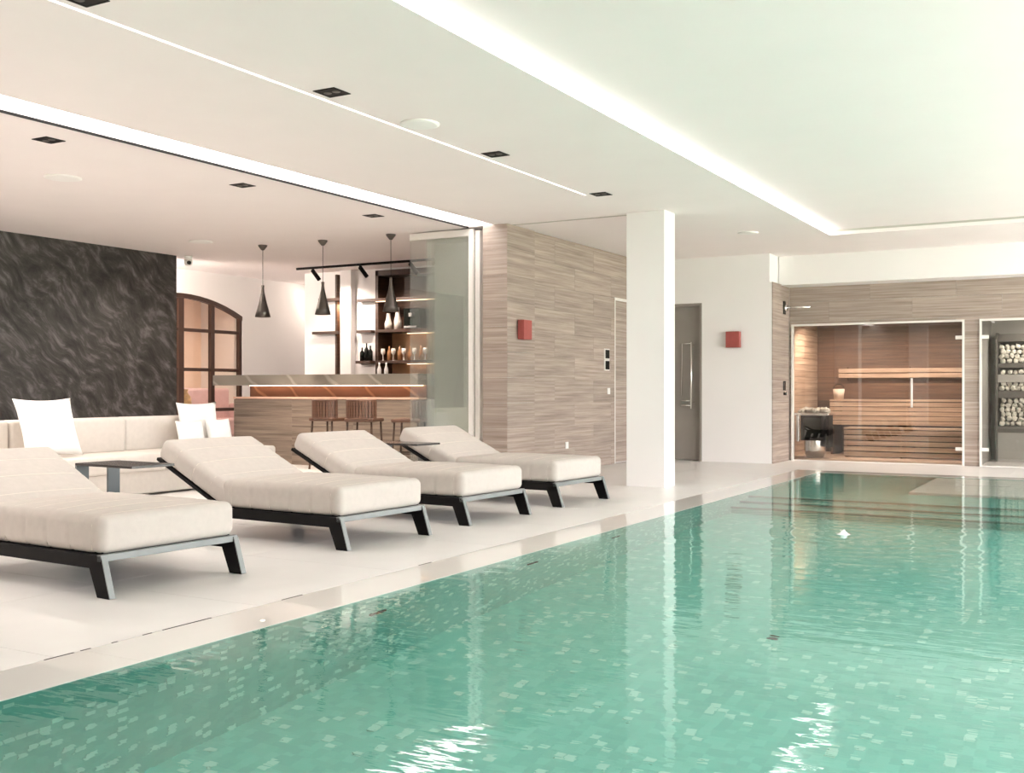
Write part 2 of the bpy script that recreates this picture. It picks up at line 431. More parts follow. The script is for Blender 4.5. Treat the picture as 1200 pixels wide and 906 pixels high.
# floor slab (ring round the pool) and tiles
fl_boxes = [(-12.5, PX0 - CW, YB, 19.2, -0.3, -0.008), (-18, -12.5, 9.0, 19.2, -0.3, -0.008), (PX0 - CW, XR, YB, PY0 - CW, -0.3, -0.008),
            (PX0 - CW, XR, PY1 + CW, 19.2, -0.3, -0.008), (PX1 + CW, XR, PY0 - CW, PY1 + CW, -0.3, -0.008)]
floor = struct('floor', boxm('floor', fl_boxes, M_grout), 'pale stone tiled pool hall floor')
TS = 1.2
def tile_area(x0, x1, y0, y1):
    y = y0
    while y < y1 - 0.02:
        ye = min(y + TS, y1); x = x1
        while x > x0 + 0.02:
            xs = max(x - TS, x0)
            piece('floor_tile', (x - xs - 0.003, ye - y - 0.003, 0.012), M_floor, floor, ((x + xs) / 2, (y + ye) / 2, -0.006))
            x = xs
        y = ye
tile_area(-12.27, PX0 - CW, 0.5, 15.6)
tile_area(-18, -12.27, 11.5, 15.6)
tile_area(PX0 - CW, XR, PY1 + CW, 15.6)
tile_area(-4.40, XR, 15.6, 16.5)
tile_area(-4.40, XR, 16.5, 19.0)
struct_floor2 = struct('floor_2', boxm('floor_2', [(-12.27, PX0 - CW, YB, 0.5, -0.008, 0), (PX0 - CW, XR, YB, PY0 - CW, -0.008, 0), (PX1 + CW, XR, PY0 - CW, PY1 + CW, -0.008, 0), (-18, -12.27, 9.0, 11.5, -0.008, 0), (-18, -4.4, 15.6, 19.2, -0.008, 0)], M_floor))
# coping: wet overflow band of stone slabs
coping = struct('trim_1', boxm('coping_bed', [(PX0 - CW + .004, PX0 - .004, PY0 - CW, PY1 + CW, -0.3, -0.02), (PX1, PX1 + CW, PY0 - CW, PY1 + CW, -0.3, -0.02), (PX0, PX1, PY1 + .004, PY1 + CW, -0.3, -0.02), (PX0, PX1, PY0 - CW, PY0 - .004, -0.3, -0.02)], M_grout), 'wet pale stone overflow edge round the pool')
def coping_run(axis, c, u0, u1):
    u = u0
    while u < u1 - 0.02:
        ue = min(u + 1.2, u1)
        s = (CW - 0.012, ue - u - 0.002, 0.022) if axis == 'y' else (ue - u - 0.002, CW - 0.012, 0.022)
        p = (c, (u + ue) / 2, -0.011) if axis == 'y' else ((u + ue) / 2, c, -0.011)
        piece('coping_slab', s, M_wet, coping, p); u = ue
coping_run('y', PX0 - CW / 2, PY0 - CW, PY1 + CW)
coping_run('y', PX1 + CW / 2, PY0 - CW, PY1 + CW)
coping_run('x', PY1 + CW / 2, PX0, PX1)
coping_run('x', PY0 - CW / 2, PX0, PX1)
for y, l in ((2.92, .14), (3.05, .05), (3.20, .03), (3.38, .05), (3.62, .30), (4.35, .16), (5.6, .14)):
    bx('drain_slot', (PX0 - CW - .003, PX0 - CW + .007, y - l / 2, y + l / 2, -.004, .0008), M_black, coping)
# pool basin with steps
bas = [(PX0 - 0.2, PX0, PY0 - 0.2, PY1 + 0.2, -PD - 0.2, -0.022), (PX1, PX1 + 0.2, PY0 - 0.2, PY1 + 0.2, -PD - 0.2, -0.022),
       (PX0, PX1, PY1, PY1 + 0.2, -PD - 0.2, -0.022), (PX0, PX1, PY0 - 0.2, PY0, -PD - 0.2, -0.022), (PX0 - .006, PX0, PY0, PY1, -.022, -.0025), (PX0, PX1, PY1, PY1 + .006, -.022, -.0025)]
basin = struct('pool_basin', boxm('pool_basin', bas, M_pool), 'sunken pool basin lined with green glass mosaic')
bx('basin_floor', (PX0, PX1, PY0, PY1, -PD - 0.2, -PD), M_poolfloor, basin)
for k, (yf, zt) in enumerate(((10.6, -0.82), (10.9, -0.60), (11.2, -0.36))):
    bx('step', (PX0 + 0.001, PX1 - 0.001, yf, (10.9, 11.2, PY1)[k], -PD, zt), M_pool, basin)
    bx('step_edge', (PX0 + 0.002, PX1 - 0.002, yf - 0.012, yf + 0.03, zt - 0.10, zt + 0.004), mat('dark_step_edge', (0.03, 0.16, 0.12, 1), 0.4, noise=0.1) if k == 0 else MATS['dark_step_edge'], basin)
bx('ledge', (-1.95, PX1 - 0.002, 12.15, PY1 - 0.002, -0.36, -0.10), M_ledge, basin, 0.01)
bx('ledge', (-1.55, -1.05, 13.3, 13.8, -0.10, -0.05), M_ledge, basin, 0.01)
# pale mosaic tiles scattered in the green: nearest ones as pieces, the rest joined
cells = []
s = 0.05
rnd = random.Random(3)
for i in range(int((PX1 - PX0) / s)):
    for j in range(int((10.5 - PY0) / s)):
        if rnd.random() < 0.09: cells.append(('f', PX0 + (i + .5) * s, PY0 + (j + .5) * s, -PD + 0.0015))
for j in range(int((PY1 - PY0) / s)):
    for l in range(int((PD - 0.05) / s)):
        if rnd.random() < 0.15: cells.append(('w', PX0 + 0.0015, PY0 + (j + .5) * s, -PD + (l + .5) * s))
def vis(cc):
    _, x, y, z = cc
    d = -x * math.sin(YAW) + y * math.cos(YAW); lx = x * math.cos(YAW) + y * math.sin(YAW)
    px = 600 + F_PX * lx / max(d, .1); py = HOR - F_PX * (z * 0.75 - CAM_H) / max(d, .1)
    return d if (d > 0 and -20 < px < 1220 and py < 930) else 999
cells.sort(key=vis)
tf = boxm('mosaic_tile', (-.022, .022, -.022, .022, -.0015, .0015), M_lighttile)
tw = boxm('mosaic_tile', (-.0015, .0015, -.022, .022, -.022, .022), M_lighttile)
for c in cells[:290]: ob('mosaic_tile', tf if c[0] == 'f' else tw, basin, c[1:])
bm = bmesh.new()
for k, x, y, z in cells[290:]:
    if k == 'f': add_box(bm, x - .022, x + .022, y - .022, y + .022, z - .0015, z + .0015)
    else: add_box(bm, x - .0015, x + .0015, y - .022, y + .022, z - .022, z + .022)
tag(ob('pale_mosaic', to_mesh('pale_mosaic', bm, M_lighttile), basin), kind='stuff')
for y in (4.60, 6.33, 7.70):
    bx('inlet_slot', (PX0, PX0 + 0.012, y - 0.07, y + 0.07, -0.41, -0.37), M_blackglass, basin, 0.003)
ob('floor_drain', lathe('floor_drain', [(0, 0.012), (0.03, 0.012), (0.036, 0), (0, 0)], M_blackglass), basin, (-1.70, 6.03, -PD))
# water
bm = bmesh.new()
bm.faces.new([bm.verts.new(p) for p in ((PX0 - .005, PY0 + .001, -.0012), (PX1 - .001, PY0 + .001, -.0012), (PX1 - .001, PY1 + .005, -.0012), (PX0 - .005, PY1 + .005, -.0012))])
wat = bpy.data.meshes.new('pool_water'); bm.to_mesh(wat); bm.free(); wat.materials.append(M_water)
tag(ob('pool_water', wat), 'clear rippled green pool water filling the long pool', 'water', kind='stuff')
# bubbling jet
jet = thing('water_jet', 'small white bubbling water mound rising from the pool surface', 'water jet', (FOUNT[0], FOUNT[1], -0.0012))
M_foam = mat('foam', (0.9, 0.96, 0.95, 1), 0.2, noise=0.02)
ob('bubble_mound', lathe('bubble_mound', [(0.055, 0), (0.03, .008), (0.018, .022), (0.008, .032), (0, .034)], M_foam, 14), jet)
for k in range(5):
    a = k * 1.3; ob('droplet', lathe('droplet', [(0, -.005), (.005, 0), (0, .005)], M_foam, 8) if k == 0 else bpy.data.meshes['droplet'], jet, (.025 * math.cos(a), .025 * math.sin(a), .014 + .006 * k))

# --- walls
# pool hall wood wall on the left (x=-6.43), pillar, white end wall, return, sauna wall
wl = struct('wall_left', boxm('wall_left', [(-6.75, -6.46, 11.92, 15.75, 0, ZC)], M_paint))
bx('backing', (-6.46, -6.4441, 11.93, 15.6, 0, 3.099), M_barwood, wl)
clad(wl, 'x', -6.444, 11.93, 15.6, 0, 3.098, 1.2, 0.305, M_wood, holes=[(14.46, 15.42, 0, 2.45)], stagger=True)
pil = struct('wall_pillar', boxm('wall_pillar', [(-6.73, -6.414, 11.234, 11.92, 0, ZC)], M_paint))
clad(pil, 'x', -6.414, 11.22, 11.92, 0, ZC, 0.7, 0.31, M_wood, th=0.014)
clad(pil, 'y', 11.234, -6.745, -6.402, 0, ZC, 0.7, 0.31, M_wood, th=0.014, side=-1)
# flush door in the wood wall
d1 = struct('door_1', boxm('door_leaf', (-6.45, -6.440, 14.48, 15.40, 0.01, 2.43), M_paint))
clad(d1, 'x', -6.440, 14.50, 15.38, 0.02, 2.41, 1.2, 0.305, M_wood, th=0.010)
for b in ((-6.444, -6.424, 14.46, 14.485, 0, 2.45), (-6.444, -6.424, 15.395, 15.42, 0, 2.45), (-6.444, -6.424, 14.485, 15.395, 2.425, 2.45)): bx('door_frame', b, M_frame, d1)
# white end wall with grey door
struct('wall_back', boxm('wall_back', [(-6.75, -6.15, 15.6, 15.9, 0, ZC), (-5.49, -4.45, 15.6, 16.9, 0, ZC), (-6.15, -5.49, 15.6, 15.9, 2.41, ZC), (-6.75, -5.3, 16.2, 16.4, 0, ZC)], M_paint))
d2 = struct('door_2', boxm('door_leaf', (-6.14, -5.50, 15.72, 15.77, 0.01, 2.40), M_greydoor))
bx('door_jamb', (-5.53, -5.49, 15.605, 15.72, 0, 2.41), M_greydoor, d2)
bx('door_jamb', (-6.15, -6.11, 15.605, 15.72, 0, 2.41), M_greydoor, d2)
bx('door_head', (-6.11, -5.53, 15.605, 15.72, 2.37, 2.41), M_greydoor, d2)
h = ob('door_handle', tube('door_handle', [(-5.66, 15.60, 0.80), (-5.66, 15.60, 1.82)], 0.014, M_chrome), d2)
for z in (0.90, 1.78): ob('standoff', tube('standoff', [(-5.66, 15.60, z), (-5.66, 15.72, z)], 0.010, M_chrome), h)
for z in (0.85, 0.92): ob('lever', tube('lever', [(-5.66, 15.62, z), (-5.84, 15.62, z)], 0.011, M_chrome), h)
ob('guard_bar', tube('guard_bar', [(-5.84, 15.68, 1.0), (-5.84, 15.68, 1.80), (-5.70, 15.68, 1.80)], 0.009, M_chrome), h)
# return wall
wr = struct('wall_return', boxm('wall_return', [(-4.45, -4.414, 15.612, 16.52, 0, 2.68)], M_paint))
clad(wr, 'x', -4.414, 15.60, 16.50, 0, 2.68, 0.9, 0.305, M_wood)
clad(wr, 'y', 15.612, -4.45, -4.414, 0, 2.68, 0.9, 0.67, M_paint, name='edge_strip', th=0.01, side=-1)
# sauna wall (y = 16.52) with two glazed openings
S0, S1 = -4.365, -1.89          # sauna opening
R0, R1 = -1.69, 0.85            # second cabin opening
SH = 2.095
ws = struct('wall_sauna', boxm('wall_sauna', [(-4.45, S0, 16.534, 16.66, 0, ZC), (S1, R0, 16.534, 16.66, 0, ZC), (R1, XR, 16.534, 16.66, 0, ZC), (S0, S1, 16.534, 16.66, SH, ZC), (R0, R1, 16.534, 16.66, SH, ZC)], M_paint))
clad(ws, 'y', 16.534, -4.40, XR, 0, 2.75, 1.2, 0.305, M_wood, holes=[(S0, S1, 0, SH), (R0, R1, 0, SH)], stagger=True, side=-1)
# bulkhead over the sauna wall
struct('trim_2', boxm('bulkhead', [(-4.44, XR, 16.06, 16.53, 2.665, ZC)], M_paint), 'white bulkhead above the sauna wall')
# ceiling
LED0, LED1 = -6.955, -6.60
cb = [(-12.5, -6.975, YB, 19.2, ZC, 3.4), (-18, -12.5, 9.0, 19.2, ZC, 3.4), (-6.975, LED1, 11.23, 19.2, ZC, 3.4), (LED0, LED1, YB, 11.23, 3.16, 3.4),
      (LED1, -4.785, YB, 19.2, ZC, 3.4), (-4.785, -4.755, 10.0, 19.2, ZC, 3.4), (-4.785, -4.755, YB, 10.0, 3.13, 3.4), (-4.755, -3.24, YB, 19.2, ZC, 3.4),
      (-3.24, XR, 14.17, 19.2, ZC, 3.4), (-3.24, XR, YB, 14.17, 3.17, 3.4)]
ceil = struct('ceiling', boxm('ceiling', cb, M_ceil), 'smooth white ceiling with a raised panel above the pool')
bx('folding_wall_track', (-6.975, -6.955, YB, 11.23, 3.085, 3.103), M_black, ceil)
bx('cove_light', (LED0 + .005, LED1 - .02, YB + .1, 11.2, 3.135, 3.15), M_led, ceil)
bx('light_line', (-4.783, -4.757, YB + .1, 9.99, 3.108, 3.118), M_ledthin, ceil)
bx('light_strip', (-3.24, -3.222, YB + .1, 14.15, 3.105, 3.165), M_led, ceil)
bx('gap_shade_strip', (-3.22, XR - .05, 14.155, 14.169, 3.145, 3.168), M_greige, ceil)  # grey strip paints the shade in the panel's far gap
bx('ceiling_groove', (-6.40, -4.86, 11.34, 11.37, 3.094, 3.101), M_greige, ceil)
# lounge: dark wall, window wall, back walls
struct('wall_lounge', boxm('wall_lounge', [(-12.5, -12.29, YB, 11.47, 0, ZC)], M_paint))
struct('wall_feature', boxm('wall_feature', [(-12.29, -12.27, 3.0, 11.50, 0, ZC), (-12.5, -12.29, 11.47, 11.50, 0, ZC)], M_feather), 'dark wall covered in feather patterned wallcovering')
# arched opening in window wall x=-13.55
AY0, AY1, ASP, ATOP = 11.39, 14.235, 2.39, 2.70
def arch_z(y):
    t = (y - (AY0 + AY1) / 2) / ((AY1 - AY0) / 2)
    Rr = ((AY1 - AY0) ** 2 / 4 + (ATOP - ASP) ** 2) / (2 * (ATOP - ASP))
    return ATOP - Rr + math.sqrt(max(0, Rr * Rr - (y - (AY0 + AY1) / 2) ** 2))
bm = bmesh.new()
add_box(bm, -13.75, -13.55, 9.2, AY0, 0, ZC); add_box(bm, -13.75, -13.55, AY1, 16.6, 0, ZC)
n = 16
for i in range(n):
    ya, yb = AY0 + (AY1 - AY0) * i / n, AY0 + (AY1 - AY0) * (i + 1) / n
    v = [bm.verts.new(p) for p in ((-13.55, ya, arch_z(ya)), (-13.55, yb, arch_z(yb)), (-13.55, yb, ZC), (-13.55, ya, ZC), (-13.75, ya, arch_z(ya)), (-13.75, yb, arch_z(yb)), (-13.75, yb, ZC), (-13.75, ya, ZC))]
    for f in ((0, 1, 2, 3), (7, 6, 5, 4), (0, 4, 5, 1), (3, 2, 6, 7), (0, 3, 7, 4), (1, 5, 6, 2)): bm.faces.new([v[q] for q in f])
struct('wall_arch', to_mesh('wall_arch', bm, M_paint))
win = ob('window_1', None, None, (0, 0, 0)); win['kind'] = 'structure'; win['label'] = 'arched brown steel framed glazed partition'
XA = -13.60
def curve_bar(name, y0, y1, dz, wd, parent):
    pts = [(y0 + (y1 - y0) * i / 14) for i in range(15)]
    poly_t = [(y, arch_z(y)) for y in pts]
    bm = bmesh.new(); rings = []
    for y, z in poly_t: rings.append([bm.verts.new(p) for p in ((XA - .03, y, z), (XA + .05, y, z), (XA + .05, y, z - wd), (XA - .03, y, z - wd))])
    for a, b in zip(rings, rings[1:]):
        for k in range(4): bm.faces.new((a[k], a[(k + 1) % 4], b[(k + 1) % 4], b[k]))
    bm.faces.new(rings[0]); bm.faces.new(rings[-1])
    ob(name, to_mesh(name, bm, M_steelbrown), parent)
curve_bar('arch_frame', AY0, AY1, 0, 0.075, win)
bars_y = [(AY0 + .03, .06), (12.10, .06), (12.815, .12), (13.53, .085), (AY1 - .035, .07)]
for y, wd in bars_y:
    bx('mullion', (XA - .03, XA + .04, y - wd / 2, y + wd / 2, 0.01, arch_z(y) - 0.03), M_steelbrown, win)
ys = [b[0] for b in bars_y]
for z in (2.095, 1.43, 0.745, 0.06):
    for a, b in zip(bars_y, bars_y[1:]):
        bx('transom', (XA - .02, XA + .03, a[0] + a[1] / 2, b[0] - b[1] / 2, z - .028, z + .028), M_steelbrown, win)
zs = (0.088, 0.717, 0.773, 1.402, 1.458, 2.067, 2.123)
for a, b in zip(bars_y, bars_y[1:]):
    for z0, z1 in ((.088, .717), (.773, 1.402), (1.458, 2.067)):
        bx('pane', (XA, XA + .008, a[0] + a[1] / 2, b[0] - b[1] / 2, z0, z1), M_glass, win)
    y0, y1 = a[0] + a[1] / 2, b[0] - b[1] / 2
    bm = bmesh.new(); P = [(y0, 2.123)] + [(y1, 2.123)] + [(y1 + (y0 - y1) * i / 6, arch_z(y1 + (y0 - y1) * i / 6) - .07) for i in range(7)]
    f1 = [bm.verts.new((XA, y, z)) for y, z in P]; f2 = [bm.verts.new((XA + .008, y, z)) for y, z in P]
    bm.faces.new(f1); bm.faces.new(f2[::-1])
    for i in range(len(P)): bm.faces.new((f1[i], f2[i], f2[(i + 1) % len(P)], f1[(i + 1) % len(P)]))
    ob('pane', to_mesh('pane', bm, M_glass), win)
# warm room behind the arch
struct('wall_salon', boxm('wall_salon', [(-18, -17.8, 9, 19.2, 0, ZC), (-18, -13.75, 9.0, 9.2, 0, ZC)], M_warmwall))
# passage far wall / bar back wall
struct('wall_far', boxm('wall_far', [(-18, -6.75, 17.4, 17.6, 0, ZC)], M_paint))
BY = 14.40
struct('wall_bar', boxm('wall_bar', [(-12.26, -11.59, BY, BY + .5, 0, ZC), (-11.59, -11.39, BY + .42, BY + .5, 0, ZC), (-11.39, -11.16, BY - .12, BY + .5, 0, ZC),
        (-11.16, -10.74, BY, BY + .5, 0, ZC), (-10.74, -6.76, BY + .42, BY + .5, 0, ZC), (-11.59, -11.39, BY, BY + .42, 3.05, ZC), (-10.74, -6.76, BY, BY + .42, 3.07, ZC)], M_paint))
bx_n = struct('trim_3', boxm('niche_lining', [(-11.588, -11.55, BY - .005, BY + .40, 1.0, 3.05), (-11.588, -11.392, BY + .38, BY + .415, 2.60, 3.05),
        (-10.738, -10.68, BY - .01, BY + .40, 1.0, 3.07), (-10.738, -8.3, BY - .01, BY + .40, 2.98, 3.07), (-10.68, -8.3, BY + .37, BY + .415, 2.09, 3.0), (-8.36, -8.3, BY - .01, BY + .4, 1.0, 3.0)], M_walnut), 'dark walnut lining of the bar niches')
M_amber = mat('amber_glow_backpanel', (0.66, 0.40, 0.22, 1), 0.6, noise=0.15, nscale=3)  # warm backlight of the niches put into the panel colour
struct('trim_4', boxm('niche_back', [(-11.588, -11.392, BY + .39, BY + .418, 1.0, 2.6), (-10.68, -8.36, BY + .385, BY + .418, 1.0, 2.09)], M_amber), 'bar niche back panels with the warm light painted in amber')
struct('wall_bar_side', boxm('wall_bar_side', [(-8.22, -6.75, 12.38, 12.55, 0, ZC)], M_greige))
# rest of the shell: right glazing, wall behind camera, lounge ends
struct('wall_rear', boxm('wall_rear', [(-12.5, XR + .2, YB - .2, YB, 0, 3.4)], M_greige))
win2 = ob('window_2', None); win2['kind'] = 'structure'
yy = [1.54, 4.0, 6.5, 9.0, 11.5, 14.0, 16.5]
for y in yy: bx('mullion', (XR + .0, XR + .1, y - .04, y + .04, 0, 3.05), M_frame, win2)
for a, b in zip(yy, yy[1:]): bx('pane', (XR + .045, XR + .055, a + .04, b - .04, 0, 3.05), M_glass, win2)
struct('wall_right', boxm('wall_right', [(XR, XR + .2, YB, 19.2, 3.05, 3.4), (XR, XR + .2, 16.54, 19.2, 0, 3.05), (XR, XR + .2, YB, 16.5, -.3, 0), (XR, XR + .2, YB, 1.5, 0, 3.05)], M_paint))
struct('wall_cabin_back', boxm('wall_cabin_back', [(-18.2, XR + .2, 19.2, 19.4, 0, 3.4), (-18.2, -18, 9.0, 19.2, 0, 3.4)], M_paint))
struct('terrace', boxm('terrace', [(-26, -12.5, -12, 9.0, -.4, -.05), (XR + .2, 14, -12, 30, -.4, -.05), (-12.5, XR + .2, -12, YB - .2, -.4, -.05)], M_terrace))
struct('lawn', boxm('lawn', [(14, 60, -50, 60, -.4, -.06), (-60, -26, -12, 60, -.4, -.06), (-60, 14, -50, -12, -.4, -.06)], M_lawn))
# columns
for (cx0, cy0) in ((-4.84, 11.22), (-4.84, 2.50)):
    c = struct('column', boxm('column', (cx0, cx0 + .455, cy0, cy0 + .32, 0, ZC), M_paint))
    c['label'] = 'square white column beside the pool edge' if cy0 > 5 else 'square white column near the camera'
    c['category'] = 'column'

# ================================================================== SAUNA
def cabin_front(name, label, x0, x1, door_left):
    t = thing(name, label, 'glass front', (x0, 16.52, 0))
    W = x1 - x0
    for b in ((0, .028, -.03, .05, 0, SH), (W - .028, W, -.03, .05, 0, SH), (.028, W - .028, -.03, .05, SH - .028, SH), (.028, W - .028, 0, .04, 0, .012)):
        bx('frame', b, M_frame, t)
    dw = 0.75
    if door_left: segs = [(0.03, 0.03 + dw, 1), (0.036 + dw, W - .03, 0)]
    else: segs = [(0.03, W - .036 - dw, 0), (W - .03 - dw, W - .03, 1)]
    for a, b, isd in segs:
        g = bx('glass_door' if isd else 'glass_pane', (a, b, 0, .010, .014, SH - .03), M_glasssauna, t)
        if isd:
            hx = a + .07 if not door_left else b - .07
            ob('door_handle', tube('door_handle', [(hx, -.05, .83), (hx, -.05, 1.26)], .016, M_frame), g)
            ex = b if not door_left else a
            for z in (.24, 1.84): bx('hinge', (ex - .09 if not door_left else ex - .005, ex + .005 if not door_left else ex + .09, -.02, .03, z - .025, z + .025), M_frame, g, .004)
    return t
cabin_front('glass_partition', 'glass sauna front with a handle bar and white hinges, pale framed', S0, S1, False)
cabin_front('glass_partition', 'glass front of the stone cabin at the right edge', R0, R1, True)
# sauna shell
sw = struct('wall_sauna_inner', boxm('sauna_shell', [(-4.62, -4.50, 16.66, 18.75, 0, 2.35), (-4.62, -1.77, 18.66, 18.78, 0, 2.35), (-1.80, -1.72, 16.66, 19.2, 0, 2.35), (-4.62, -1.77, 16.66, 18.75, 2.25, 2.35)], M_walnut))
clad(sw, 'x', -4.50, 16.66, 18.66, 0, 2.25, 2.2, 0.10, M_sauna, th=.016, gap=.005)
clad(sw, 'y', 18.66, -4.48, -1.80, 0.9, 2.25, 3.0, 0.10, M_saunadark, th=.016, gap=.005, side=-1)
clad(sw, 'x', -1.80, 16.66, 18.6, 0, 2.25, 2.2, 0.2, M_saunadark, th=.012, gap=.005, side=-1)
bx('sauna_floor', (-4.5, -1.8, 16.68, 18.64, 0, .03), M_sauna, sw)
bench = thing('sauna_bench', 'slatted pale wood sauna bench with stepped slatted front', 'bench', (-4.10, 17.85, 0))
BW = 2.28
for k in range(7): bx('seat_slat', (0, BW, .03 + k * .1, .115 + k * .1, .90, .93), M_sauna, bench)
for k in range(5): bx('front_slat', (0.01, BW - .01, 0, .025, .52 + k * .075, .585 + k * .075), M_sauna, bench)
for k in range(5): bx('lower_seat_slat', (.35, BW, -.55 + k * .105, -.46 + k * .105, .47, .495), M_sauna, bench)
for k in range(5): bx('lower_front_slat', (.36, BW - .01, -.58, -.555, .05 + k * .085, .118 + k * .085), M_sauna, bench)
for x in (.37, 1.2, BW - .04): bx('bench_frame', (x, x + .03, -.55, .7, .03, .46), M_saunadark, bench)
for x in (.02, 1.2, BW - .04): bx('bench_frame', (x, x + .03, .03, .7, .03, .895), M_saunadark, bench)
br = ob('backrest', boxm('backrest', [(0, BW, -.02, .01, 1.29, 1.36)], M_sauna), bench, (0, .70, 0))
bx('rail', (0, BW, -.02, .01, 1.375, 1.445), M_sauna, br)
for x in (.1, 1.1, 2.1): bx('bracket', (x, x + .04, .01, .09, 1.25, 1.47), M_saunadark, br)
bk = thing('sauna_bucket', 'small pale bucket standing on the left end of the sauna bench', 'bucket', (-3.98, 18.0, .932))
ob('pail', lathe('pail', [(0, 0), (.075, 0), (.095, .17), (.085, .17), (.07, .02), (0, .02)], M_bucket), bk)
ob('bucket_handle', tube('bucket_handle', [(.09 * math.cos(a), 0, .16 + .09 * math.sin(a)) for a in [PI * k / 8 for k in range(9)]], .006, M_black, 6), bk)
# heater
ht = thing('sauna_heater', 'steel and black sauna heater topped with pale stones', 'sauna heater', (-4.12, 16.98, 0.03))
ob('heater_body', lathe('heater_body', [(0, .0), (.13, .0), (.17, .12), (.165, .28), (.165, .60), (0, .60)], M_metal, 20), ht)
bx('jacket', (-.17, .18, -.235, .20, .27, .665), M_black, ht, .012)
bx('front_panel', (-.13, .14, -.243, -.235, .32, .62), M_blackglass, ht, .002)
bx('side_panel', (.20, .25, -.16, .12, .16, .66), M_black, ht, .008)
bx('steel_upright', (-.245, -.20, -.20, -.14, .25, .66), M_metal, ht, .008)
bx('top_rim', (-.27, .27, -.25, .22, .66, .70), M_metal, ht, .01)
def rock(name, r, m, seed):
    rr = random.Random(seed); bm = bmesh.new(); bmesh.ops.create_icosphere(bm, subdivisions=1, radius=r)
    for v in bm.verts: v.co *= rr.uniform(.70, 1.22); v.co.z *= .75
    return to_mesh(name, bm, m)
hr = [rock('stone', .05, M_stone, k) for k in range(4)]
for k in range(38):
    ob('stone', hr[k % 4], ht, (rnd.uniform(-.21, .21), rnd.uniform(-.19, .17), .715 + rnd.uniform(0, .03)), (rnd.random() * 6, rnd.random() * 6, 0))
def spot(name, loc, target, power, col, cone=150, blend=.6, r=.04):
    l = bpy.data.lights.new(name, 'SPOT'); l.energy = power; l.color = col; l.spot_size = math.radians(cone); l.spot_blend = blend; l.shadow_soft_size = r
    o = ob(name, l, None, loc); o.rotation_euler = (Vector(target) - Vector(loc)).to_track_quat('-Z', 'Y').to_euler()
for x in (-3.9, -2.5): spot('sauna_lamp', (x, 17.3, 2.22), (x - .1, 17.9, 0), 62, (1, .86, .74))
# second cabin
cs = struct('wall_cabin', boxm('wall_cabin', [(-1.72, -1.70, 16.66, 18.3, 0, 2.35), (-1.72, XR, 18.2, 18.3, 0, 2.35), (-1.72, XR, 16.66, 18.3, 2.25, 2.35), (1.4, 1.5, 16.66, 18.3, 0, 2.35)], M_cabin))
rack = thing('stone_rack', 'dark rack of pale stacked rocks inside the glass cabin at right', 'rock rack', (-1.56, 17.75, 0))
RW = 1.6
bx('side_panel', (-.03, 0, -.05, .38, 0, 1.95), M_darkslate, rack)
bx('rack_back', (0, RW, .36, .38, 0, 1.95), M_darkslate, rack)
for z0, z1 in ((1.82, 1.92), (1.425, 1.49), (1.20, 1.32), (.965, 1.07), (.44, .54)): bx('shelf', (0, RW, 0, .36, z0, z1), M_darkslate if z0 != 1.20 else M_cabin, rack)
bx('plinth', (0, RW, -.03, .36, 0, .44), M_cabin, rack)
sr = [rock('rock', .048, M_salt, 20 + k) for k in range(5)]
nst = 0
for z0, z1, yo in ((1.49, 1.82, 0), (1.32, 1.425, 0), (1.07, 1.20, 0), (.54, .965, 0)):
    z = z0 + .04
    while z < z1 - .02:
        x = .045 + rnd.uniform(0, .03)
        while x < 1.1 and nst < 295:
            ob('rock', sr[rnd.randrange(5)], rack, (x, .05 + rnd.uniform(-.015, .03), z + rnd.uniform(-.006, .006)), (rnd.random() * 6, rnd.random() * 6, rnd.random() * 6)); nst += 1
            x += rnd.uniform(.07, .09)
        z += .068
spot('cabin_lamp', (-.8, 17.1, 2.22), (-.8, 17.7, .8), 34, (1, .93, .84))

# ================================================================== WALL FITTINGS
def sconce(label, loc, rz):
    t = thing('wall_lamp', label, 'wall lamp', loc, rz)
    bx('shade', (-.105, .105, -.10, -.012, -.12, .12), M_red, t, .006)
    bx('back_plate', (-.08, .08, -.012, 0, -.10, .10), M_red, t)
sconce('red box wall lamp on the wood tiled pillar', (-6.40, 11.56, 1.83), PI / 2)
sconce('red box wall lamp on the white wall beside the grey door', (-4.98, 15.60, 1.84), 0)
sh = thing('shower', 'chrome shower arm sticking out of the narrow wood wall', 'shower arm', (-4.40, 16.2, 2.335))
bx('wall_plate', (0, .02, -.05, .05, -.10, .10), M_blackglass, sh, .004)
ob('arm', tube('arm', [(.02, 0, 0), (.40, 0, 0)], .014, M_chrome), sh)
ob('collar', tube('collar', [(.0, 0, 0), (.05, 0, 0)], .045, M_chrome), sh)
tc_ = thing('shower_control', 'small black shower control on the narrow wood wall', 'control', (-4.40, 16.2, 1.10))
bx('control_plate', (0, .02, -.04, .04, -.02, .12), M_blackglass, tc_, .004); ob('knob', tube('knob', [(0, 0, -.07), (.04, 0, -.07)], .025, M_blackglass), tc_)
for z, lab in ((1.605, 'upper black square control panel on the wood wall'), (1.445, 'lower black square control panel on the wood wall')):
    t = thing('control_panel', lab, 'control panel', (-6.43, 14.17, z))
    bx('panel_frame', (0, .012, -.085, .085, -.078, .078), M_frame, t); bx('screen', (.012, .018, -.062, .072, -.062, .062), M_blackglass, t, .002)
for (y, z, lab) in ((14.24, 1.07, 'white light switch beside the flush wooden door'), (12.88, .345, 'white wall socket low on the wood wall')):
    t = thing('wall_switch' if z > 1 else 'wall_socket', lab, 'switch' if z > 1 else 'socket', (-6.43, y, z))
    bx('plate', (0, .012, -.04, .04, -.045, .045), M_white, t, .003); bx('rocker', (.012, .017, -.025, .025, -.03, .03), M_white, t, .002)
sec = thing('security_camera', 'small white security camera with black lens above the dark wall end', 'camera', (-12.15, 11.62, 3.10))
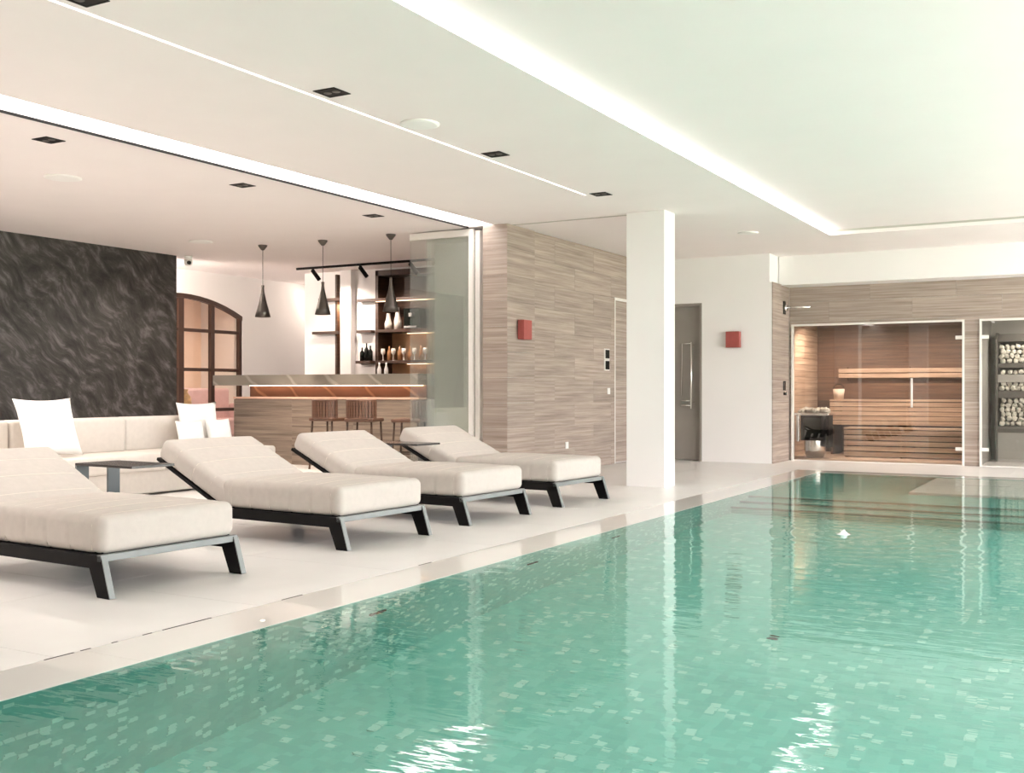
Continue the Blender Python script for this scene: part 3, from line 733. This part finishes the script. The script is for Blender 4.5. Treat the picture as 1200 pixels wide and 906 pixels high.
ob('camera_base', lathe('camera_base', [(0, 0), (.06, 0), (.06, -.04), (.03, -.05), (0, -.05)], M_white, 16), sec)
ob('camera_body', lathe('camera_body', [(0, -.05), (.06, -.05), (.065, -.10), (.05, -.14), (0, -.15)], M_white, 16), sec)
ob('lens', tube('lens', [(.04, -.03, -.10), (.075, -.055, -.11)], .03, M_blackglass), sec)

# ceiling fittings
def downlight(x, y, label, group):
    t = thing('recessed_downlight', label, 'downlight', (x, y, ZC), 0, group)
    t.scale = (.9, .9, 1)
    for b in ((-.1, .1, -.1, -.085, -.005, 0), (-.1, .1, .085, .1, -.005, 0), (-.1, -.085, -.085, .085, -.005, 0), (.085, .1, -.085, .085, -.005, 0)): bx('trim_ring', b, M_black, t)
    bx('baffle', (-.085, .085, -.085, .085, -.003, 0), M_black, t)
    for sx in (-.04, .04): ob('lamp_lens', lathe('lamp_lens', [(0, -.0045), (.03, -.0045), (.032, -.003), (0, -.003)], M_darkslate, 12), t, (sx, 0, 0))
NM = {3.69: 'cut by top edge', 5.68: 'largest whole one', 7.86: 'third from camera', 10.0: 'farthest'}
for y in NM: downlight(-4.60, y, 'dark square downlight in the row beside the thin light line, ' + NM[y], 'downlights along the light line')
for y, s_ in ((5.65, 'nearest, far left in the photo'), (7.84, 'middle one'), (9.96, 'farthest, close to the folded glass')): downlight(-7.46, y, 'dark square downlight on the lounge ceiling, ' + s_, 'downlights over the lounge')
spot('passage_fill_light', (-12.95, 11.15, 2.9), (-13.5, 13.9, 1.7), 110, (1, .84, .72), 120)  # added fill, hidden behind the dark wall, to brighten the arch wall
spot('passage_fill_light', (-12.95, 16.4, 2.9), (-13.5, 14.5, 1.7), 28, (1, .84, .72), 120)  # second unseen fill added for the same wall
for x, y, pw in ((-8.67, 3.6, 160), (-10.4, 6.0, 130), (-8.67, .6, 120)): spot('lounge_fill_light', (x, y, ZC - .03), (x, y, 0), pw, (1, .92, .86), 140, .5, .12)  # added out of view to brighten the lounge
for x, y, r, lab in ((-4.57, 6.68, .15, 'round white ceiling disc beside the thin light line'), (-8.67, 6.72, .17, 'round white ceiling disc on the lounge ceiling at far left'), (-10.80, 10.55, .16, 'round white ceiling disc near the dark wall end'), (-4.10, 13.4, .13, 'round white ceiling disc beyond the white column')):
    t = thing('ceiling_speaker', lab, 'ceiling disc', (x, y, ZC))
    if x < -5: spot('disc_fill_light', (x, y, ZC - .03), (x, y, 0), 90, (1, .90, .80), 150, .5, .12)  # spot added under the disc as extra light for the lounge
    ob('cover', lathe('cover', [(0, -.014), (r * .85, -.014), (r, -.008), (r, 0), (0, 0)], M_white, 28), t)

# ================================================================== LOUNGERS
def lounger_proto():
    t = thing('sun_lounger', 'x', 'sun lounger')
    Wd = .95
    # frame: side rails, foot beam, legs, in local x (foot end at 0, head at negative x)
    for y0, y1 in ((0, .035), (Wd - .035, Wd)):
        bx('side_rail', (-1.30, 0, y0, y1, .150, .222), M_black, t, .003)
    M_edge = MATS.get('grey_metal_edge') or mat('grey_metal_edge', (0.20, 0.215, 0.21, 1), 0.33, noise=0.05)
    bx('foot_beam', (-.03, .004, 0, Wd, .188, .226), M_edge, t, .003)
    bx('cross_beam', (-1.29, -1.26, .035, Wd - .035, .155, .21), M_black, t, .003)
    for y0, y1 in ((0, .035), (Wd - .035, Wd)):
        ob('leg', prism('leg', [(-.10, .16), (.0, .222), (.072, 0), (-.030, 0)], y0, y1, M_black, .003), t)
        ob('leg', prism('leg', [(-1.30, .21), (-1.20, .16), (-1.27, 0), (-1.37, 0)], y0, y1, M_black, .003), t)
        bx('leg_edge', (0, .006, y0, y1, 0, .226), M_edge, t, 0, (.0735, 0, .001), (0, -math.atan(.0735 / .226), 0))
    # seat mattress with cross channels
    L_, T_ = 1.17, .205
    chan = [-.48 + k * .195 for k in range(6)]
    def fs(q):
        u, v = q.x / (L_ / 2), q.y / (.46)
        q = q.copy()
        if q.z > 0: q.z += .022 * (1 - u * u) * (1 - v * v) - .0
        q.y *= 1 + .012 * (1 - u * u)
        for c in chan:
            g = math.exp(-((q.x - c) / .012) ** 2)
            q.y -= math.copysign(.006 * g, q.y); q.z -= .004 * g if q.z > 0 else 0
        return q
    # x samples dense enough for channels
    seat = ob('seat_mattress', gbox('seat_mattress', L_ / 2, .465, T_ / 2, .05, M_fabric, (60, 8, 3), fs), t, (-L_ / 2 + .0, Wd / 2, .224 + T_ / 2))
    bx('mattress_base', (-1.18, -.03, .035, Wd - .035, .20, .25), M_black, t)
    for c in chan[0:]:
        pts = []
        for v in range(-8, 9):
            yv = .455 * v / 8; pts.append((c, yv, T_ / 2 - .004 + .022 * (1 - (c / (L_ / 2)) ** 2) * (1 - (v / 8) ** 2) - (.03 if abs(v) == 8 else 0)))
        pts = [(c, -.4605, -T_ / 2 + .02)] + [(c, -.4605, T_ / 2 - .05)] + pts[1:-1] + [(c, .4605, T_ / 2 - .05)] + [(c, .4605, -T_ / 2 + .02)]
        ob('seam', tube('seam', pts, .0026, M_seam, 6), seat)
    # backrest
    ang = math.radians(25.5)
    piv = Vector((-1.16, 0, .205))
    LB, TB = .84, .165
    def fb(q):
        q = q.copy(); u, v = q.x / (LB / 2), q.y / .46
        if q.z > 0: q.z += .02 * (1 - u * u) * (1 - v * v)
        for c in (-.21, 0, .21):
            g = math.exp(-((q.x - c) / .012) ** 2); q.y -= math.copysign(.005 * g, q.y); q.z -= .004 * g if q.z > 0 else 0
        return q
    def at(lx, lz): return (piv.x - lx * math.cos(ang) + lz * math.sin(ang), Wd / 2, piv.z + lx * math.sin(ang) + lz * math.cos(ang))
    bk = ob('backrest_mattress', gbox('backrest_mattress', LB / 2, .465, TB / 2, .05, M_fabric, (40, 8, 3), fb), t, at(LB / 2 - .02, TB / 2 + .015), (0, ang, 0))
    for c in (-.21, 0, .21):
        ob('seam', tube('seam', [(c, -.4605, -TB / 2 + .02), (c, -.4605, TB / 2 - .05), (c, -.44, TB / 2 - .008)] + [(c, .44 * v / 6, TB / 2 + .019 * (1 - (v / 6) ** 2) * (1 - (c / .42) ** 2) - .003) for v in range(-5, 6)] + [(c, .44, TB / 2 - .008), (c, .4605, TB / 2 - .05), (c, .4605, -TB / 2 + .02)], .0026, M_seam, 6), bk)
    bx('back_frame', (-LB / 2 + .0, LB / 2, -.455, .455, -.012, .012), M_black, t, .003, at(LB / 2 - .02, 0), (0, ang, 0))
    for y in (.10, Wd - .10):
        a = at(.42, 0); ob('strut', tube('strut', [(a[0], y, a[2]), (-1.28, y, .18)], .012, M_black, 8), t)
    return t
lp = lounger_proto()
spots = [((-4.645, 3.83), 'largest sun lounger, in the foreground at the left edge'),
         ((-4.61, 5.77), 'second sun lounger from the camera, its backrest beside the black side table'),
         ((-4.585, 7.30), 'third sun lounger from the camera, its backrest in front of the bar stools'),
         ((-4.545, 8.87), 'farthest sun lounger, its backrest in front of the folded glass')]
for i, ((x, y), lab) in enumerate(spots):
    o = lp if i == 0 else copy_tree(lp)
    o.location = (x, y, 0); o.rotation_euler = (0, 0, -math.radians(3.2)); o['label'] = 'beige ' + lab; o['group'] = 'sun loungers in a row beside the pool'
def side_table(x, y, lab, rz=0):
    t = thing('side_table', lab, 'side table', (x, y, 0), rz, 'side tables between the loungers')
    M_tt = MATS.get('dark_tabletop') or mat('dark_tabletop', (0.045, 0.04, 0.038, 1), 0.22, noise=0.1)
    M_lg = MATS.get('slate_leg_face') or mat('slate_leg_face', (0.10, 0.115, 0.12, 1), 0.35, noise=0.05)
    bx('tabletop', (0, .62, 0, .36, .56, .578), M_tt, t, .003)
    bx('leg', (0, .02, .0, .10, .015, .56), M_lg, t, .002); bx('leg', (0, .02, .26, .36, .015, .56), M_lg, t, .002)
    bx('foot_rail', (0, .45, .0, .03, 0, .015), M_tt, t); bx('foot_rail', (0, .45, .33, .36, 0, .015), M_tt, t)
    return t
side_table(-6.40, 5.06, 'black side table between the two nearest loungers', -.06)
side_table(-6.38, 8.42, 'black side table between the two farthest loungers', -.06)

# ================================================================== LOUNGE SOFA
sofa = thing('sofa', 'long low off white sofa along the lounge behind the loungers', 'sofa', (-9.55, 0, 0))
SY0, SY1 = 2.2, 9.68
ob('base', boxm('base', (.05, .84, SY0 + .05, SY1 - .03, .02, .26), M_sofa, .02), sofa)
seams = [SY0, 4.1, 6.0, 8.0, SY1]
for a, b in zip(seams, seams[1:]):
    hh = (b - a) / 2 - .004
    ob('seat_cushion', gbox('seat_cushion', .44, hh, .085, .035, M_sofa, (4, 6, 2), lambda q: Vector((q.x, q.y, q.z + (.012 if q.z > 0 else 0)))), sofa, (.44, (a + b) / 2, .335))
bs = [SY0, 3.2, 4.85, 6.66, 8.07, SY1 - .45]
for a, b in zip(bs, bs[1:]):
    hh = (b - a) / 2 - .006
    ob('back_cushion', gbox('back_cushion', .09, hh, .19, .04, M_sofa, (2, 6, 4)), sofa, (.10 if b < 8.2 else .06, (a + b) / 2, .605))
bx('back_panel', (-.06, .02, SY0, SY1 - .45, .02, .74), M_sofa, sofa, .015)
for x in (.1, .75):
    for y in (SY0 + .2, 5.0, SY1 - .25): bx('foot', (x, x + .06, y, y + .06, 0, .03), M_black, sofa)
def pillow(lab, x, y, z, s, t_, ry, rz, sy=None):
    o = ob('throw_pillow', pillow_mesh('throw_pillow', s, sy or s, t_, M_white), None, (x, y, z), (0, ry, rz))
    tag(o, lab, 'pillow', 'white pillows on the sofa'); return o
pillow('large white pillow leaning on the sofa behind the nearest lounger', -9.06, 6.86, .725, .60, .17, math.radians(72), math.radians(3), .68)
pillow('white pillow standing above the two smaller ones at the sofa end', -9.27, 9.02, .70, .50, .14, math.radians(82), 0, .62)
pillow('left one of the two low white pillows at the sofa end', -9.08, 8.72, .60, .30, .12, math.radians(76), 0, .40)
pillow('right one of the two low white pillows at the sofa end', -9.08, 9.16, .60, .32, .12, math.radians(76), 0, .38)

# ================================================================== FOLDED GLASS WALL
fg = thing('folding_glass_wall', 'stack of folded glass wall panels with white rails beside the wood pillar', 'glass wall', (0, 11.30, 0))
def panel(x0, x1, y, top=3.085):
    p = bx('glass_panel', (x0, x1, y, y + .012, .05, top - .08), M_glassfold, fg)
    bx('top_rail', (x0, x1, y - .012, y + .024, top - .085, top), M_frame, p, .002)
    bx('bottom_rail', (x0, x1, y - .012, y + .024, .008, .07), M_frame, p, .002)
panel(-7.88, -6.99, 0.0); panel(-7.66, -6.98, .045); panel(-7.66, -6.98, .09); panel(-7.64, -6.97, .135)
bx('end_post', (-6.99, -6.93, -.02, .03, .0, 3.085), M_frame, fg, .003)
bx('end_post', (-6.93, -6.86, .04, .14, .0, 3.07), M_frame, fg, .003)

# ================================================================== BAR
bar = thing('bar_counter', 'long bar counter with grey marble top and wood front', 'bar counter', (0, 12.0, 0))
bx('bar_body', (-11.58, -8.22, .014, .75, 0, .955), M_walnut, bar)
clad(bar, 'y', .014, -11.58, -8.22, 0, .955, 1.12, .19, M_barwood, side=-1)
clad(bar, 'x', -11.58, 0, .75, 0, .955, .75, .19, M_barwood, side=-1)
bx('edge_strip', (-11.60, -8.22, -.01, .20, .955, .985), M_copper, bar, .003)
bx('upstand', (-11.45, -8.22, .19, .6, .985, 1.155), M_marblew, bar)
bx('marble_top', (-12.0, -8.22, -.03, .72, 1.155, 1.31), M_marble, bar, .004)
bx('led_strip', (-11.4, -8.25, .13, .145, 1.145, 1.154), M_ledwarm, bar)
bx('work_counter', (-12.0, -8.3, 1.9, 2.26, .9, 1.20), M_walnut, bar)
def stool(x, y, rz, lab):
    t = thing('bar_stool', lab, 'bar stool', (x, y, 0), rz, 'bar stools in front of the bar')
    ob('seat', gbox('seat', .21, .20, .025, .02, M_stool, (4, 4, 1)), t, (0, 0, .685))
    n = 13
    for k in range(n):
        a = math.radians(-90 - 62 + 124 * k / (n - 1)); r = .225
        piece('back_slat', (.034, .034, .245), M_stool, t, (r * math.cos(a), r * math.sin(a), .825)).rotation_euler = (0, 0, a)
    ob('back_rail', tube('back_rail', [(.225 * math.cos(math.radians(a)), .225 * math.sin(math.radians(a)), .945) for a in range(-154, -25, 8)], .02, M_stool, 8), t)
    ob('back_rail', tube('back_rail', [(.225 * math.cos(math.radians(a)), .225 * math.sin(math.radians(a)), .705) for a in range(-154, -25, 8)], .02, M_stool, 8), t)
    for sx in (-1, 1):
        for sy in (-1, 1): ob('leg', tube('leg', [(sx * .17, sy * .16, .68), (sx * .20, sy * .19, 0)], .014, M_walnut, 8), t)
    for sy in (-1, 1): ob('footrest', tube('footrest', [(-.19, sy * .175, .25), (.19, sy * .175, .25)], .009, M_walnut, 8), t)
    for sx in (-1, 1): ob('footrest', tube('footrest', [(sx * .19, -.175, .25), (sx * .19, .175, .25)], .009, M_walnut, 8), t)
stool(-9.45, 11.62, 0, 'brown ribbed back bar stool, the left one')
stool(-8.84, 11.60, .25, 'brown ribbed back bar stool, the middle one')
stool(-8.18, 11.72, 1.9, 'brown bar stool partly behind the folded glass')
for x, y, lab in ((-10.33, 11.25, 'left'), (-9.29, 11.28, 'middle'), (-8.16, 11.27, 'right')):
    t = thing('pendant_lamp', 'dark cone pendant lamp above the bar, the %s of three' % lab, 'pendant lamp', (x, y, 0), 0, 'pendant lamps above the bar')
    ob('canopy', lathe('canopy', [(0, 3.10), (.065, 3.10), (.06, 3.08), (.02, 3.03), (0, 3.025)], M_shade, 20), t)
    ob('cord', tube('cord', [(0, 0, 3.03), (0, 0, 2.53)], .004, M_black, 6), t)
    ob('lamp_shade', lathe('lamp_shade', [(0, 2.545), (.022, 2.54), (.018, 2.50), (.024, 2.44), (.05, 2.32), (.088, 2.18), (.108, 2.10), (.104, 2.10), (.085, 2.175), (.045, 2.32), (.01, 2.44)], M_shade, 24), t)
    spot('pendant_light', (x, y, 2.10), (x, y, 0), 45, (1, .85, .70), 100)
    ob('bulb', lathe('bulb', [(0, 2.19), (.035, 2.17), (.045, 2.14), (.03, 2.115), (0, 2.108)], M_bulb, 12), t)
# track with spots
tr = thing('track_light', 'black ceiling track with cylinder spotlights in front of the bar shelves', 'track light', (-11.79, 13.65, 0))
bx('track', (0, 3.4, -.02, .02, 3.065, 3.10), M_black, tr, .002)
for x in (.33, 1.30, 2.27):
    sp = ob('spotlight', tube('spotlight', [(x, 0, 3.045), (x + .12, .03, 2.885)], .033, M_black, 14), tr)
    ob('swivel', tube('swivel', [(x, 0, 3.07), (x, 0, 3.035)], .014, M_black, 8), sp)
    spot('track_lamp', (-11.79 + x + .125, 13.69, 2.87), (-11.79 + x + .3, 14.5, 1.7), 38, (1, .82, .70), 110)
# back bar shelves and what stands on them
def shelf(lab, x0, x1, z, y0=BY - .10, y1=BY + .36):
    t = thing('wall_shelf', lab, 'shelf', (x0, y0, z))
    bx('shelf_board', (0, x1 - x0, 0, y1 - y0, -.045, 0), M_walnut, t, .002)
    bx('shelf_light', (.35, x1 - x0 - .02, y1 - y0 - .05, y1 - y0 - .03, -.055, -.046), M_ledshelf, t) if x1 - x0 > 1 else None
shelf('top dark shelf of the wide bar niche', -11.05, -8.37, 2.60, BY - .10, BY + .0)
SHL = [2.08, 1.56]
shelf('middle dark shelf of the wide bar niche', -11.05, -10.745, 2.08, BY - .12, BY - .005)
shelf('middle dark shelf inside the wide bar niche', -10.67, -8.37, 2.08)
shelf('bottom dark shelf of the wide bar niche', -11.05, -10.745, 1.57, BY - .14, BY - .005)
shelf('bottom dark shelf inside the wide bar niche', -10.67, -8.37, 1.57)
shelf('upper dark shelf left of the white bar pilaster', -11.86, -11.40, 2.64, BY - .12, BY - .006)
shelf('lower dark shelf left of the white bar pilaster', -12.00, -11.40, 2.08, BY - .12, BY - .006)
def bottle_mesh(nm, m, r=.04, h=.28):
    return lathe(nm, [(0, 0), (r, 0), (r, h * .62), (r * .35, h * .78), (r * .32, h), (0, h)], m, 14)
bmB = bottle_mesh('bottle', M_blackglass)
for k, (x, s_) in enumerate(((-10.96, .8), (-10.87, 1.05), (-10.79, .9))):
    o = ob('bottle', bmB, None, (x, BY - .075, 1.57)); o.scale = (1, 1, s_)
    tag(o, ('short', 'tall', 'middle sized')[k] + ' black bottle on the left end of the bottom bar shelf', 'bottle', 'black bottles on the bar shelf')
M_am = mat('amber_bottle', (0.45, 0.22, 0.10, 1), 0.15, noise=0.2)
bmA = bottle_mesh('bottle', M_am, .035, .24); gm = lathe('wine_glass', [(0, 0), (.035, 0), (.006, .01), (.006, .09), (.035, .12), (.04, .16), (.033, .20), (.031, .20), (.036, .16), (.0, .11)], M_glassware, 14)
for k in range(9):
    x = -10.60 + k * .105
    if k % 2: tag(ob('bottle', bmA, None, (x, BY + .05, 1.57)), 'amber bottle on the bottom bar shelf, %s from the left' % ('first', 'second', 'third', 'fourth')[k // 2], 'bottle', 'amber bottles on the bar shelf')
    else: tag(ob('wine_glass', gm, None, (x, BY + .02, 1.57)), 'pale wine glass on the bottom bar shelf, %s from the left' % ('first', 'second', 'third', 'fourth', 'fifth')[k // 2], 'glass', 'wine glasses on the bar shelf')
gv = lathe('carafe', [(0, 0), (.06, 0), (.065, .14), (.04, .24), (.03, .36), (.035, .37), (.0, .30)], M_glassware, 16)
for k, x in enumerate((-10.52, -10.33)):
    o = ob('carafe', gv, None, (x, BY + .06, 2.08)); o.scale = (1, 1, (.75, 1.0)[k]); tag(o, ('short', 'tall')[k] + ' pale carafe on the middle bar shelf', 'carafe')
cm = thing('coffee_machine', 'black coffee machine on the middle bar shelf beside the carafes', 'coffee machine', (-10.0, BY + .12, 2.08))
bx('machine_body', (-.16, .16, -.14, .14, 0, .34), M_blackglass, cm, .01); bx('drip_tray', (-.12, .12, -.18, -.14, .02, .05), M_metal, cm); bx('spout', (-.03, .03, -.18, -.14, .2, .26), M_metal, cm)
wb = lathe('white_bottle', [(0, 0), (.035, 0), (.035, .22), (.014, .28), (.014, .33), (0, .33)], M_white, 14)
for k, x in enumerate((-10.47, -10.33)): tag(ob('bottle', wb, None, (x, BY - .26, 1.201)), ('left', 'right')[k] + ' white bottle on the back counter under the bar shelf', 'bottle')
tag(ob('carafe', gv, None, (-11.48, BY + .15, 1.2)), 'pale carafe standing in the narrow bar niche', 'carafe').scale = (1.2, 1.2, .9)
nl = bpy.data.lights.new('niche_lamp', 'AREA'); nl.energy = 4; nl.size = .12; nl.color = (1, .62, .35)
ob('niche_lamp', nl, None, (-11.47, BY + .2, 2.55))
tag(ob('folded_towel', boxm('folded_towel', (-.05, .05, -.06, .06, 0, .34), M_white, .01), None, (-11.46, BY + .2, 2.61)), 'white box in the top of the narrow bar niche', 'box')
# salon furniture behind the arch
for y in (12.0, 14.2, 16.4): spot('salon_lamp', (-15.4, y, 3.05), (-16.0, y, 0), 62, (1, .80, .66), 150, .5, .06)
ss = thing('salon_sofa', 'rose sofa behind the arched steel window', 'sofa', (-16.0, 15.2, 0))
bx('seat', (-.4, .5, -.9, 1.6, .15, .5), M_pink, ss, .04); bx('backrest', (-.6, -.35, -.9, 1.6, .15, 1.12), M_pink, ss, .05); bx('armrest', (-.4, .5, 1.6, 1.8, .1, .8), M_pink, ss, .04)
for y in (-.8, 1.5): bx('foot', (.4, .46, y, y + .06, 0, .15), M_black, ss)
vs = thing('amber_vase', 'amber patterned vase behind the arched window', 'vase', (-14.6, 13.85, .62))
ob('vase_body', lathe('vase_body', [(0, 0), (.08, 0), (.15, .18), (.13, .34), (.07, .42), (.09, .48), (0, .46)], M_gold, 18), vs)
vt = thing('console_table', 'low console table under the amber vase', 'table', (-14.6, 13.85, 0))
bx('tabletop', (-.3, .3, -.4, .4, .59, .62), M_walnut, vt)
for x in (-.27, .22):
    for y in (-.37, .32): bx('leg', (x, x + .05, y, y + .05, 0, .59), M_walnut, vt)
